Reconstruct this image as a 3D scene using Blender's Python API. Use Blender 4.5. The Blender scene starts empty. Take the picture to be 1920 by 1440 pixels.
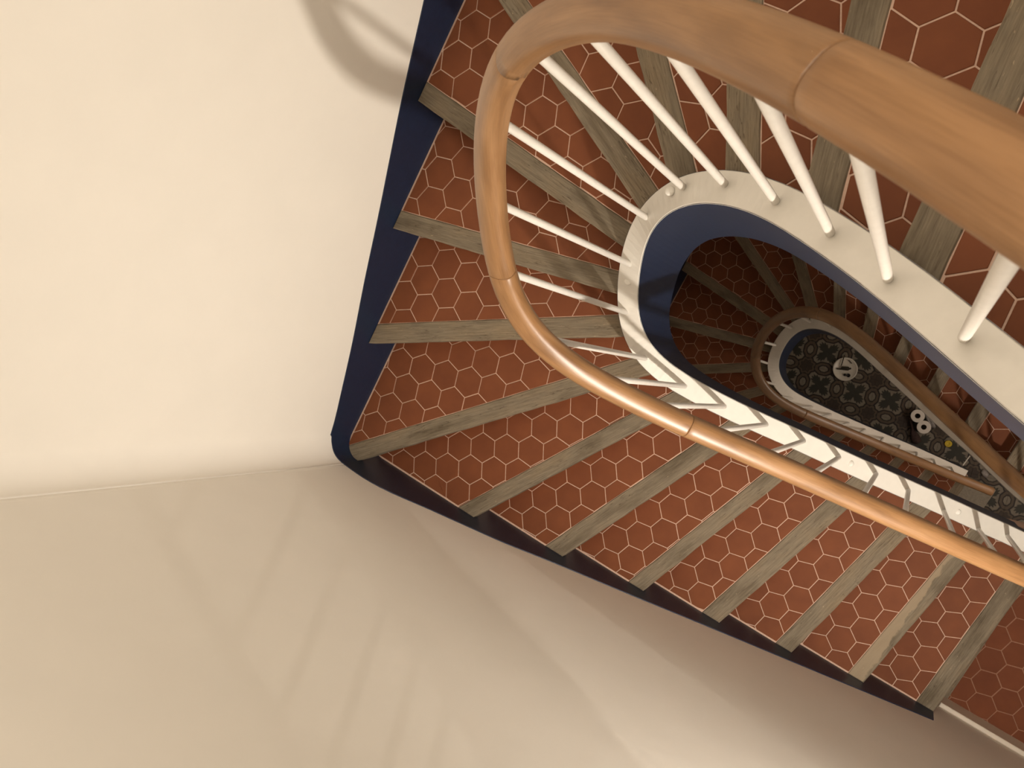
import bpy, bmesh, math, random
import numpy as np
from mathutils import Vector, Matrix

random.seed(7)
S = bpy.context.scene
COL = S.collection
PI = math.pi

# ------------------------------------------------------------------ survey
# All figures are metres in the stairwell's own frame: x to the landings,
# y across the well, z above the ground-floor tiles.
G = {"cam_right": [0.78735, 0.4478, -0.42374], "cam_up": [-0.48502, 0.87421, 0.02263], "cam_back": [0.38058, 0.18771, 0.9055], "f": 1614.9029, "W1x":
-1.70884, "n2": [0.04233, -0.9991], "d2": 1.10855, "up": {"-4": [0.79, 0.42, 90.0, 0.068], "-3": [0.575, 0.42, 90.5, 0.068], "-2": [0.36, 0.42, 91.0,
0.068], "-1": [0.14, 0.42, 91.5, 0.068], "0": [-0.1616, 0.4218, 96.4796, 0.0716], "1": [-0.4024, 0.439, 105.6333, 0.0675], "2": [-0.6012, 0.343,
118.2481, 0.0715], "3": [-0.8568, 0.3564, 133.0396, 0.0669], "4": [-1.249, 0.3539, 152.6534, 0.0651], "5": [-1.2242, 0.0718, 172.112, 0.0643], "6":
[-1.2785, -0.1867, -168.8871, 0.0658], "7": [-1.3067, -0.481, -150.8314, 0.0694], "8": [-1.1246, -0.6726, -135.0782, 0.0679], "9": [-0.9707, -0.8763,
-122.6797, 0.0615], "10": [-0.7034, -0.9289, -115.5295, 0.0723], "11": [-0.3444, -0.7161, -109.9856, 0.063], "12": [-0.0873, -0.73, -105.6367,
0.0749], "13": [0.177, -0.6717, -101.0443, 0.0688], "14": [0.4395, -0.6204, -96.4564, 0.0657], "15": [0.6868, -0.85, -92.0644, 0.0719]}, "lo": {"-4":
[0.672, 0.05, 90.0, 0.068], "-3": [0.4447, 0.0035, 90.0, 0.066], "-2": [0.2252, 0.0956, 90.3, 0.066], "-1": [0.0002, 0.1653, 90.8536, 0.066], "0":
[-0.2273, 0.2486, 96.4796, 0.066], "1": [-0.4513, 0.2976, 106.3746, 0.066], "2": [-0.6742, 0.3314, 118.4372, 0.066], "3": [-0.95, 0.3718, 133.5288,
0.066], "4": [-1.1702, 0.2777, 151.5468, 0.066], "5": [-1.3598, 0.0522, 172.9503, 0.066], "6": [-1.3793, -0.2259, -167.1209, 0.066], "7": [-1.185,
-0.4092, -149.4323, 0.066], "8": [-0.9399, -0.4671, -135.0782, 0.066], "9": [-0.7268, -0.4651, -122.6797, 0.066], "10": [-0.5138, -0.4631, -115.5295,
0.066], "11": [-0.3015, -0.4565, -109.9856, 0.066], "12": [-0.0819, -0.459, -105.6367, 0.066], "13": [0.1355, -0.4358, -101.0443, 0.066], "14":
[0.3629, -0.4212, -96.4564, 0.066], "15": [0.6006, -0.4076, -92.1, 0.066], "16": [0.8143, -0.3933, -91.5, 0.3]}, "zup0": 6.37587, "zlo0": 2.88587,
"zland": 3.58, "phu": {"1": [-0.2571, 0.5646], "2": [-0.4517, 0.4269], "3": [-0.6909, 0.505], "4": [-1.1473, 0.4907], "5": [-1.2894, 0.2529], "6":
[-1.5342, -0.0659], "7": [-1.5552, -0.3075], "8": [-1.5518, -0.7225], "9": [-1.3373, -0.8456], "10": [-0.7457, -0.605], "11": [-0.6915, -1.0153],
"12": [-0.2349, -0.6213], "13": [0.0793, -0.5518], "14": [0.2689, -0.6335], "15": [0.5043, -0.9891], "16": [0.8583, -1.0095]}, "phl": {"-2": [0.295,
0.0386], "-1": [0.131, 0.087], "0": [-0.1745, 0.1556], "1": [-0.3326, 0.3163], "2": [-0.5089, 0.2787], "3": [-0.8267, 0.4917], "4": [-1.1625, 0.4051],
"5": [-1.5476, 0.2522], "6": [-1.4119, -0.0567], "7": [-1.5696, -0.3818], "8": [-1.1339, -0.5038]}, "hex_s": 0.05953, "su": [[0.0896, 0.0888, -0.8831,
6.556], [0.0684, 0.0956, -0.7988, 6.5417], [0.0399, 0.1049, -0.6851, 6.5223], [0.0039, 0.1167, -0.5414, 6.4979], [-0.034, 0.129, -0.3893, 6.4721],
[-0.0722, 0.1411, -0.2337, 6.4456], [-0.1107, 0.1529, -0.0701, 6.4178], [-0.1508, 0.1647, 0.1111, 6.387], [-0.1916, 0.1756, 0.3042, 6.3542], [-0.2309,
0.1855, 0.4945, 6.3218], [-0.2699, 0.1946, 0.6827, 6.2898], [-0.309, 0.2031, 0.8716, 6.2577], [-0.3487, 0.211, 1.0665, 6.2246], [-0.3904, 0.2175,
1.2743, 6.1892], [-0.4328, 0.2215, 1.4882, 6.1529], [-0.4753, 0.2225, 1.7072, 6.1157], [-0.5165, 0.2206, 1.9287, 6.078], [-0.5571, 0.2158, 2.1625,
6.0382], [-0.5989, 0.2073, 2.4237, 5.9938], [-0.6404, 0.1943, 2.71, 5.9452], [-0.6806, 0.177, 3.024, 5.8918], [-0.7192, 0.155, 3.3758, 5.832],
[-0.7547, 0.1275, 3.765, 5.7658], [-0.7844, 0.0943, 4.1736, 5.6964], [-0.8071, 0.056, 4.5893, 5.6257], [-0.8227, 0.0135, 5.0062, 5.5548], [-0.8315,
-0.0305, 5.4072, 5.4866], [-0.8354, -0.0734, 5.7842, 5.4226], [-0.8354, -0.1164, 6.1612, 5.3585], [-0.8302, -0.1595, 6.5491, 5.2925], [-0.8155,
-0.2023, 6.9611, 5.2225], [-0.7858, -0.2421, 7.4115, 5.1459], [-0.7449, -0.2695, 7.8359, 5.0738], [-0.7018, -0.2836, 8.1924, 5.0132], [-0.6594,
-0.2912, 8.5094, 4.9593], [-0.617, -0.2962, 8.805, 4.909], [-0.5753, -0.2993, 9.0722, 4.8636], [-0.5351, -0.3012, 9.3066, 4.8238], [-0.4951, -0.3021,
9.5217, 4.7872], [-0.4551, -0.3023, 9.7267, 4.7523], [-0.4151, -0.3016, 9.9252, 4.7186], [-0.3752, -0.3004, 10.1187, 4.6857], [-0.3352, -0.2992,
10.3096, 4.6532], [-0.2952, -0.2983, 10.5005, 4.6208], [-0.2552, -0.2979, 10.6917, 4.5883], [-0.2147, -0.2974, 10.8828, 4.5558], [-0.1735, -0.2968,
11.0725, 4.5236], [-0.1341, -0.296, 11.249, 4.4935], [-0.0952, -0.2953, 11.4214, 4.4642], [-0.0554, -0.2946, 11.5976, 4.4343], [-0.0154, -0.2936,
11.7751, 4.4041], [0.0246, -0.2923, 11.9538, 4.3737], [0.0646, -0.2909, 12.1337, 4.3431], [0.1045, -0.2893, 12.3146, 4.3124], [0.1445, -0.2878,
12.4966, 4.2814], [0.1845, -0.2864, 12.6794, 4.2504], [0.2244, -0.2851, 12.8621, 4.2193], [0.2644, -0.2839, 13.0437, 4.1884], [0.3044, -0.2827,
13.2238, 4.1578], [0.3444, -0.2817, 13.4026, 4.1274], [0.3844, -0.281, 13.5807, 4.0971], [0.4243, -0.2803, 13.7585, 4.0669], [0.4643, -0.2793,
13.9353, 4.0369], [0.5043, -0.2778, 14.1109, 4.007], [0.5442, -0.2759, 14.2852, 3.9774]], "sl": [[0.5833, -0.1286, -3.6561, 3.5374], [0.545, -0.117,
-3.4777, 3.5071], [0.5069, -0.1053, -3.2995, 3.4768], [0.469, -0.0934, -3.1217, 3.4466], [0.4312, -0.0812, -2.9446, 3.4165], [0.3931, -0.0688,
-2.7684, 3.3865], [0.3541, -0.0567, -2.5923, 3.3566], [0.3148, -0.0455, -2.4157, 3.3265], [0.2755, -0.0353, -2.2381, 3.2964], [0.2366, -0.0256,
-2.0592, 3.2659], [0.1981, -0.0158, -1.8781, 3.2351], [0.16, -0.0057, -1.6952, 3.2041], [0.1225, 0.0051, -1.5132, 3.1731], [0.0854, 0.017, -1.3338,
3.1426], [0.0475, 0.0297, -1.1553, 3.1123], [0.0088, 0.0422, -0.9743, 3.0815], [-0.03, 0.054, -0.7902, 3.0502], [-0.0685, 0.0653, -0.6055, 3.0188],
[-0.107, 0.0765, -0.4205, 2.9874], [-0.1456, 0.0875, -0.2324, 2.9554], [-0.1843, 0.0984, -0.0392, 2.9225], [-0.2228, 0.1091, 0.1566, 2.8892],
[-0.2609, 0.12, 0.352, 2.856], [-0.299, 0.1313, 0.5453, 2.8232], [-0.3374, 0.1428, 0.7384, 2.7903], [-0.3764, 0.1541, 0.9365, 2.7567], [-0.4162,
0.1644, 1.1464, 2.721], [-0.4565, 0.1734, 1.3666, 2.6835], [-0.4978, 0.1807, 1.5897, 2.6456], [-0.5399, 0.1853, 1.815, 2.6073], [-0.5822, 0.1871,
2.0534, 2.5668], [-0.6248, 0.1858, 2.3122, 2.5228], [-0.6679, 0.1806, 2.5852, 2.4764], [-0.7109, 0.1703, 2.8789, 2.4265], [-0.7526, 0.1537, 3.2178,
2.3688], [-0.7916, 0.1304, 3.6, 2.3039], [-0.8261, 0.1, 3.997, 2.2364], [-0.854, 0.0636, 4.3927, 2.1691], [-0.8748, 0.0239, 4.7861, 2.1022], [-0.8899,
-0.0172, 5.1782, 2.0356], [-0.9006, -0.059, 5.565, 1.9698], [-0.9072, -0.1021, 5.9441, 1.9054], [-0.908, -0.1473, 6.3162, 1.8421], [-0.8995, -0.1935,
6.6809, 1.7801], [-0.8798, -0.2368, 7.035, 1.7199], [-0.8502, -0.2737, 7.3749, 1.6621], [-0.8133, -0.3026, 7.6999, 1.6069], [-0.7711, -0.3226, 8.0077,
1.5546], [-0.7269, -0.3333, 8.2967, 1.5054], [-0.6841, -0.3378, 8.5713, 1.4588], [-0.643, -0.3396, 8.8358, 1.4138], [-0.6022, -0.3403, 9.0857,
1.3713], [-0.5617, -0.3403, 9.3152, 1.3323], [-0.5217, -0.34, 9.5335, 1.2952], [-0.4817, -0.3397, 9.751, 1.2582], [-0.441, -0.339, 9.9655, 1.2217],
[-0.4004, -0.3375, 10.1726, 1.1865], [-0.3603, -0.3355, 10.3747, 1.1522], [-0.3204, -0.3335, 10.5751, 1.1181], [-0.2805, -0.3316, 10.7748, 1.0841],
[-0.2406, -0.3297, 10.9744, 1.0502], [-0.2005, -0.3278, 11.1736, 1.0164], [-0.1604, -0.3258, 11.3714, 0.9827], [-0.1202, -0.3235, 11.567, 0.9495],
[-0.0802, -0.321, 11.7607, 0.9166], [-0.0403, -0.3185, 11.9539, 0.8837], [-0.0004, -0.3159, 12.1478, 0.8507], [0.0396, -0.3134, 12.3435, 0.8175],
[0.0795, -0.3108, 12.541, 0.7839], [0.1193, -0.3083, 12.7393, 0.7502], [0.159, -0.3059, 12.9366, 0.7166], [0.1985, -0.304, 13.1307, 0.6836], [0.2381,
-0.3026, 13.3206, 0.6514], [0.2781, -0.3013, 13.5062, 0.6198], [0.3183, -0.3, 13.6822, 0.5899], [0.3585, -0.2982, 13.8419, 0.5627], [0.3986, -0.2963,
13.986, 0.5382], [0.4385, -0.2943, 14.1136, 0.5165], [0.4784, -0.2925, 14.2226, 0.498], [0.5183, -0.2906, 14.3204, 0.4814], [0.5583, -0.2889, 14.4154,
0.4652]], "fh": [[-1.0, 0.366], [0.0, 0.41], [1.0, 0.437], [2.0, 0.411], [3.0, 0.39], [4.0, 0.396], [5.0, 0.387], [6.0, 0.364], [7.0, 0.359], [8.0,
0.361], [9.0, 0.366], [10.0, 0.329], [11.0, 0.305], [12.0, 0.299], [13.0, 0.275], [14.0, 0.277]], "bu": [[0.0076, 0.1136, 6.5003, -0.5555], [-0.128,
0.1527, 6.4079, -0.0122], [-0.2555, 0.1918, 6.3014, 0.6146], [-0.3903, 0.2173, 6.189, 1.2758], [-0.5302, 0.2234, 6.0712, 1.9684], [-0.6516, 0.1964,
5.9407, 2.7365], [-0.7708, 0.1123, 5.7339, 3.953], [-0.8291, -0.0119, 5.5129, 5.2527], [-0.8383, -0.1477, 5.3134, 6.4264], [-0.7717, -0.2607, 5.111,
7.6167], [-0.6496, -0.2935, 4.9437, 8.6012], [-0.523, -0.301, 4.8112, 9.3802], [-0.3836, -0.2959, 4.6923, 10.0798], [-0.2544, -0.2913, 4.5899,
10.6823], [-0.1271, -0.2899, 4.4897, 11.2715], [0.0094, -0.2865, 4.3871, 11.8751], [0.1347, -0.2903, 4.2887, 12.454], [0.2826, -0.3034, 4.1709,
13.1468], [0.4257, -0.3088, 4.063, 13.7814], [0.5289, -0.2826, 3.9881, 14.222]], "bl": [[-0.7412, 0.1586, 2.4111, 2.969], [-0.8541, 0.0798, 2.2006,
4.2078], [-0.9214, -0.0653, 1.9749, 5.5353], [-0.9354, -0.2, 1.7971, 6.5809], [-0.8435, -0.3107, 1.611, 7.6759], [-0.7108, -0.346, 1.454, 8.5992],
[-0.5767, -0.3396, 1.3268, 9.3476], [-0.4487, -0.3291, 1.215, 10.0053], [-0.3178, -0.327, 1.1029, 10.6645], [-0.2035, -0.3194, 1.0075, 11.2259],
[-0.0696, -0.3151, 0.8992, 11.863], [0.055, -0.3126, 0.7953, 12.4737], [0.1816, -0.3029, 0.6901, 13.0928], [0.3066, -0.2946, 0.5924, 13.6672],
[0.4421, -0.2888, 0.5101, 14.1515]], "rl": [[0.4288, -0.0789, -2.9664, 4.3572], [0.4063, -0.0716, -2.8632, 4.3384], [0.3805, -0.0634, -2.7445,
4.3167], [0.3497, -0.0537, -2.6032, 4.291], [0.3145, -0.0427, -2.4423, 4.2616], [0.2766, -0.0309, -2.2686, 4.2299], [0.2371, -0.0183, -2.0865,
4.1967], [0.1962, -0.0052, -1.8973, 4.1621], [0.154, 0.0084, -1.7013, 4.1264], [0.1106, 0.0222, -1.4998, 4.0896], [0.066, 0.0363, -1.293, 4.0519],
[0.0201, 0.0508, -1.08, 4.013], [-0.0273, 0.0657, -0.8591, 3.9727], [-0.076, 0.0808, -0.6311, 3.9311], [-0.1258, 0.0962, -0.3974, 3.8884], [-0.177,
0.1124, -0.1553, 3.8443], [-0.2305, 0.1293, 0.1012, 3.7975], [-0.2868, 0.146, 0.3763, 3.7474], [-0.3461, 0.1613, 0.6713, 3.6937], [-0.4085, 0.1741,
0.9905, 3.6356], [-0.4745, 0.1827, 1.344, 3.571], [-0.5444, 0.1846, 1.747, 3.4969], [-0.6174, 0.1762, 2.2203, 3.4084], [-0.6909, 0.1539, 2.7856,
3.3008], [-0.76, 0.1151, 3.4459, 3.1749], [-0.8177, 0.0607, 4.1683, 3.0415], [-0.8583, -0.0054, 4.9021, 2.916], [-0.8789, -0.0776, 5.6154, 2.8081],
[-0.8789, -0.1508, 6.3017, 2.7191], [-0.8578, -0.2188, 6.9601, 2.6457], [-0.8165, -0.2751, 7.581, 2.5838], [-0.7597, -0.3146, 8.1477, 2.5279],
[-0.6944, -0.3371, 8.6471, 2.4734], [-0.6259, -0.3466, 9.0826, 2.4182], [-0.5564, -0.3483, 9.4725, 2.3625], [-0.4865, -0.3463, 9.8378, 2.3058],
[-0.4164, -0.3426, 10.1927, 2.2473], [-0.3458, -0.3384, 10.5439, 2.1867], [-0.2746, -0.3338, 10.893, 2.1247], [-0.2027, -0.3292, 11.2398, 2.0621],
[-0.1304, -0.3247, 11.5857, 1.9985], [-0.0575, -0.3204, 11.9345, 1.9322], [0.0163, -0.3162, 12.2896, 1.8621], [0.0912, -0.3121, 12.6505, 1.7884],
[0.1672, -0.3083, 13.0117, 1.7132], [0.2441, -0.3045, 13.3622, 1.6398], [0.3215, -0.3003, 13.6861, 1.5718], [0.3991, -0.2951, 13.9678, 1.5126],
[0.4766, -0.2884, 14.2042, 1.463], [0.5538, -0.2803, 14.4081, 1.4202]], "flower0": [-0.8122, 0.0595], "it": {"dish": [-0.6173, 0.0051], "tw1":
[[-0.649, -0.0037], [-0.5926, 0.022]], "tw2": [[-0.6796, -0.0254], [-0.6374, -0.0075]], "tw3": [[-0.6013, 0.0123], [-0.5784, 0.0323]], "st1":
[[-0.6582, 0.0137], [-0.6784, 0.1071]], "st2": [[-0.6297, 0.0845], [-0.5942, 0.0712]], "blk": [-0.5684, -0.0299], "r1": [0.0581, -0.065], "r2":
[0.1413, -0.1216], "film": [[0.0696, -0.0089], [0.1132, -0.0216], [0.1635, -0.0366], [0.1962, -0.0553], [0.2178, -0.0741], [0.2172, -0.0932], [0.1909,
-0.0961], [0.1634, -0.0869], [0.1396, -0.0692]], "bag": [[0.0031, -0.1043], [0.0268, -0.116], [0.0676, -0.1432], [0.1024, -0.1802], [0.155, -0.2034],
[0.1835, -0.2343], [0.1664, -0.2699], [0.1246, -0.2819], [0.084, -0.2293], [0.0549, -0.1666]], "rag": [[0.673, -0.1993], [0.7036, -0.2005], [0.734,
-0.2168], [0.7324, -0.2526], [0.6987, -0.2535], [0.6694, -0.2315]], "yel": [0.3631, -0.1506], "wst": [[0.5367, -0.2499], [0.5433, -0.1557]]}, "caps":
[[-0.6893, 0.1805, 5.8984], [-0.8326, -0.0574, 5.4463], [-0.0829, -0.2916, 4.4561], [0.3254, -0.2815, 4.1417]]}
D0 = 7.85                      # camera height above the ground floor
RISE = 0.17

# ------------------------------------------------------------------ camera
cam_d = bpy.data.cameras.new('camera')
cam = bpy.data.objects.new('camera', cam_d)
COL.objects.link(cam)
R_, U_, B_ = [Vector(G[k]) for k in ('cam_right', 'cam_up', 'cam_back')]
M = Matrix(((R_.x, U_.x, B_.x, 0), (R_.y, U_.y, B_.y, 0), (R_.z, U_.z, B_.z, D0), (0, 0, 0, 1)))
cam.matrix_world = M
cam_d.sensor_width = 36.0
cam_d.lens = G['f'] / 1920 * 36.0
cam_d.clip_start = 0.05
cam_d.dof.use_dof = True
cam_d.dof.focus_distance = 2.6
cam_d.dof.aperture_fstop = 14
S.camera = cam

# ------------------------------------------------------------------ world, lamps, exposure
w = bpy.data.worlds.new('world'); S.world = w
w.use_nodes = True
w.node_tree.nodes['Background'].inputs[0].default_value = (1.0, 0.82, 0.62, 1)
w.node_tree.nodes['Background'].inputs[1].default_value = 0.02

def lamp(name, loc, watts, radius, col):
    d = bpy.data.lights.new(name, 'POINT')
    d.energy = watts; d.shadow_soft_size = radius; d.color = col
    o = bpy.data.objects.new(name, d); o.location = loc; COL.objects.link(o)
    return o
WARM = (1.0, 0.915, 0.80)
def spot(name, loc, aim, watts, radius, cone, col):
    d = bpy.data.lights.new(name, 'SPOT'); d.energy = watts; d.shadow_soft_size = radius; d.color = col
    d.spot_size = math.radians(cone); d.spot_blend = 1.0
    o = bpy.data.objects.new(name, d); o.location = loc
    o.rotation_euler = Vector(aim).to_track_quat('-Z', 'Y').to_euler(); COL.objects.link(o)
    return o
# shaded wall lamp of the lower landing, turned towards the stairs
spot('landing_lamp', (1.07, -1.005, D0 - 1.50), (-0.80, 0.30, -0.60), 140, 0.045, 170, WARM)
lamp('upper_lamp', (-0.45, 0.40, D0 + 1.35), 45, 0.5, WARM)
lamp('hall_fill', (1.7, 0.3, 2.7), 30, 0.12, WARM)                       # added unseen fill to brighten the ground-floor hall, under the landing           # ceiling of the top floor

S.view_settings.view_transform = 'Standard'
S.view_settings.look = 'None'
S.view_settings.gamma = 1.0
S.view_settings.use_curve_mapping = False
S.view_settings.exposure = 0.42

# ------------------------------------------------------------------ materials
def mat(name):
    m = bpy.data.materials.new(name); m.use_nodes = True
    nt = m.node_tree
    return m, nt, nt.nodes['Principled BSDF']
def N(nt, typ, **kw):
    n = nt.nodes.new(typ)
    for k, v in kw.items():
        if k.startswith('i_'):
            n.inputs[int(k[2:]) if k[2:].isdigit() else k[2:]].default_value = v
        else: setattr(n, k, v)
    return n
def ramp(nt, stops):
    r = nt.nodes.new('ShaderNodeValToRGB')
    el = r.color_ramp.elements
    while len(el) < len(stops): el.new(0.5)
    for e, (p, c) in zip(el, stops):
        e.position = p; e.color = (*c, 1)
    return r
def mapped(nt, src, scale, rot=(0, 0, 0)):
    tc = nt.nodes.new('ShaderNodeTexCoord')
    mp = nt.nodes.new('ShaderNodeMapping')
    mp.inputs['Scale'].default_value = scale
    mp.inputs['Rotation'].default_value = rot
    nt.links.new(tc.outputs[src], mp.inputs['Vector'])
    return mp.outputs['Vector']
def bump(nt, b, h, strength, dist):
    n = nt.nodes.new('ShaderNodeBump')
    n.inputs['Strength'].default_value = strength; n.inputs['Distance'].default_value = dist
    nt.links.new(h, n.inputs['Height']); nt.links.new(n.outputs[0], b.inputs['Normal'])
def mixc(nt, fac, a, b, mode='MIX'):
    n = nt.nodes.new('ShaderNodeMix'); n.data_type = 'RGBA'; n.blend_type = mode
    for sock, v in ((n.inputs[0], fac), (n.inputs[6], a), (n.inputs[7], b)):
        if hasattr(v, 'links'): nt.links.new(v, sock)
        elif isinstance(v, (int, float)): sock.default_value = v
        else: sock.default_value = (*v, 1)
    return n.outputs[2]
def mth(nt, op, a, b=None, c=None):
    n = nt.nodes.new('ShaderNodeMath'); n.operation = op
    for i, v in enumerate((a, b, c)):
        if v is None: continue
        if hasattr(v, 'links'): nt.links.new(v, n.inputs[i])
        else: n.inputs[i].default_value = v
    return n.outputs[0]

def simple(name, col, rough=0.6, var=0.06, scale=6, bmp=0.0, bscale=40, bdist=0.002, spec=0.5):
    m, nt, b = mat(name)
    v = mapped(nt, 'Object', (scale,) * 3)
    n = N(nt, 'ShaderNodeTexNoise'); n.inputs['Detail'].default_value = 5
    nt.links.new(v, n.inputs['Vector'])
    lo = tuple(c * (1 - var) for c in col); hi = tuple(min(1, c * (1 + var)) for c in col)
    r = ramp(nt, [(0.3, lo), (0.7, hi)])
    nt.links.new(n.outputs['Fac'], r.inputs[0]); nt.links.new(r.outputs[0], b.inputs['Base Color'])
    b.inputs['Roughness'].default_value = rough
    b.inputs['Specular IOR Level'].default_value = spec
    if bmp:
        v2 = mapped(nt, 'Object', (bscale,) * 3)
        n2 = N(nt, 'ShaderNodeTexNoise'); n2.inputs['Detail'].default_value = 6
        nt.links.new(v2, n2.inputs['Vector']); bump(nt, b, n2.outputs['Fac'], bmp, bdist)
    return m

MT = {}
MT['wall'] = simple('cream_plaster', (0.83, 0.785, 0.715), 0.85, 0.012, 1.2, 0.06, 1.3, 0.03, 0.2)
MT['ceil'] = simple('ceiling_plaster', (0.78, 0.74, 0.68), 0.9, 0.02)
MT['blue'] = simple('dark_blue_paint', (0.0085, 0.0175, 0.046), 0.42, 0.10, 9, 0.15, 30, 0.002, 0.45)
MT['white'] = simple('white_gloss_paint', (0.80, 0.765, 0.70), 0.42, 0.02, 8, 0.06, 14, 0.003)
MT['rod'] = simple('white_rod_paint', (0.80, 0.76, 0.70), 0.38, 0.03, 14, 0.2, 60, 0.001)
MT['grout'] = simple('pale_grout', (0.60, 0.41, 0.31), 0.9, 0.10, 30)
MT['stone'] = simple('grey_stone', (0.26, 0.235, 0.19), 0.8, 0.15, 12, 0.3, 50)
MT['board'] = simple('cream_board_paint', (0.66, 0.58, 0.48), 0.55, 0.02)
MT['paper'] = simple('white_paper', (0.78, 0.74, 0.68), 0.9, 0.04, 30, 0.3, 90, 0.002)
MT['dish'] = simple('white_glaze', (0.72, 0.69, 0.60), 0.35, 0.04, 12)
MT['dark'] = simple('dark_bark', (0.035, 0.028, 0.018), 0.7, 0.3, 40, 0.5, 80)
MT['black'] = simple('black_glass', (0.010, 0.009, 0.008), 0.15, 0.1)
MT['core'] = simple('brown_card', (0.16, 0.11, 0.06), 0.9, 0.1)
MT['yellow'] = simple('yellow_plastic', (0.62, 0.46, 0.02), 0.5, 0.08, 60)
MT['greycloth'] = simple('grey_film', (0.30, 0.28, 0.27), 0.45, 0.3, 18, 0.6, 30, 0.004)
MT['brownbag'] = simple('plum_brown_cloth', (0.060, 0.035, 0.030), 0.9, 0.25, 10, 0.5, 60, 0.003)

def terracotta():
    m, nt, b = mat('terracotta')
    oi = N(nt, 'ShaderNodeObjectInfo')
    v = mapped(nt, 'Object', (7, 7, 7))
    add = N(nt, 'ShaderNodeVectorMath', operation='ADD')
    cx = N(nt, 'ShaderNodeCombineXYZ')
    sc = mth(nt, 'MULTIPLY', oi.outputs['Random'], 37.0)
    nt.links.new(sc, cx.inputs[0]); nt.links.new(sc, cx.inputs[1])
    nt.links.new(v, add.inputs[0]); nt.links.new(cx.outputs[0], add.inputs[1])
    n = N(nt, 'ShaderNodeTexNoise'); n.inputs['Detail'].default_value = 6; n.inputs['Scale'].default_value = 1.6
    nt.links.new(add.outputs[0], n.inputs['Vector'])
    r = ramp(nt, [(0.25, (0.160, 0.049, 0.020)), (0.75, (0.205, 0.066, 0.0255))])
    nt.links.new(n.outputs['Fac'], r.inputs[0])
    f = mth(nt, 'MULTIPLY_ADD', oi.outputs['Random'], 0.10, 0.95)
    g = N(nt, 'ShaderNodeVectorMath', operation='SCALE')
    nt.links.new(r.outputs[0], g.inputs[0]); nt.links.new(f, g.inputs['Scale'])
    nt.links.new(g.outputs[0], b.inputs['Base Color'])
    b.inputs['Roughness'].default_value = 0.7
    b.inputs['Specular IOR Level'].default_value = 0.25
    n2 = N(nt, 'ShaderNodeTexNoise'); n2.inputs['Scale'].default_value = 14; n2.inputs['Detail'].default_value = 4
    nt.links.new(add.outputs[0], n2.inputs['Vector']); bump(nt, b, n2.outputs['Fac'], 0.15, 0.002)
    return m
MT['tile'] = terracotta()
MT['landing_tile'] = MT['tile'].copy(); MT['landing_tile'].name = 'landing_terracotta'  # copy of the tile for the landing, slightly darker and rougher
for nd in MT['landing_tile'].node_tree.nodes:
    if nd.bl_idname == 'ShaderNodeValToRGB':
        nd.color_ramp.elements[0].color = (0.150, 0.046, 0.020, 1); nd.color_ramp.elements[1].color = (0.190, 0.060, 0.025, 1)
    if nd.bl_idname == 'ShaderNodeBsdfPrincipled': nd.inputs['Roughness'].default_value = 0.8
MT['wornjoint'] = simple('stained_joint', (0.30, 0.155, 0.095), 0.9, 0.12, 30)

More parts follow.
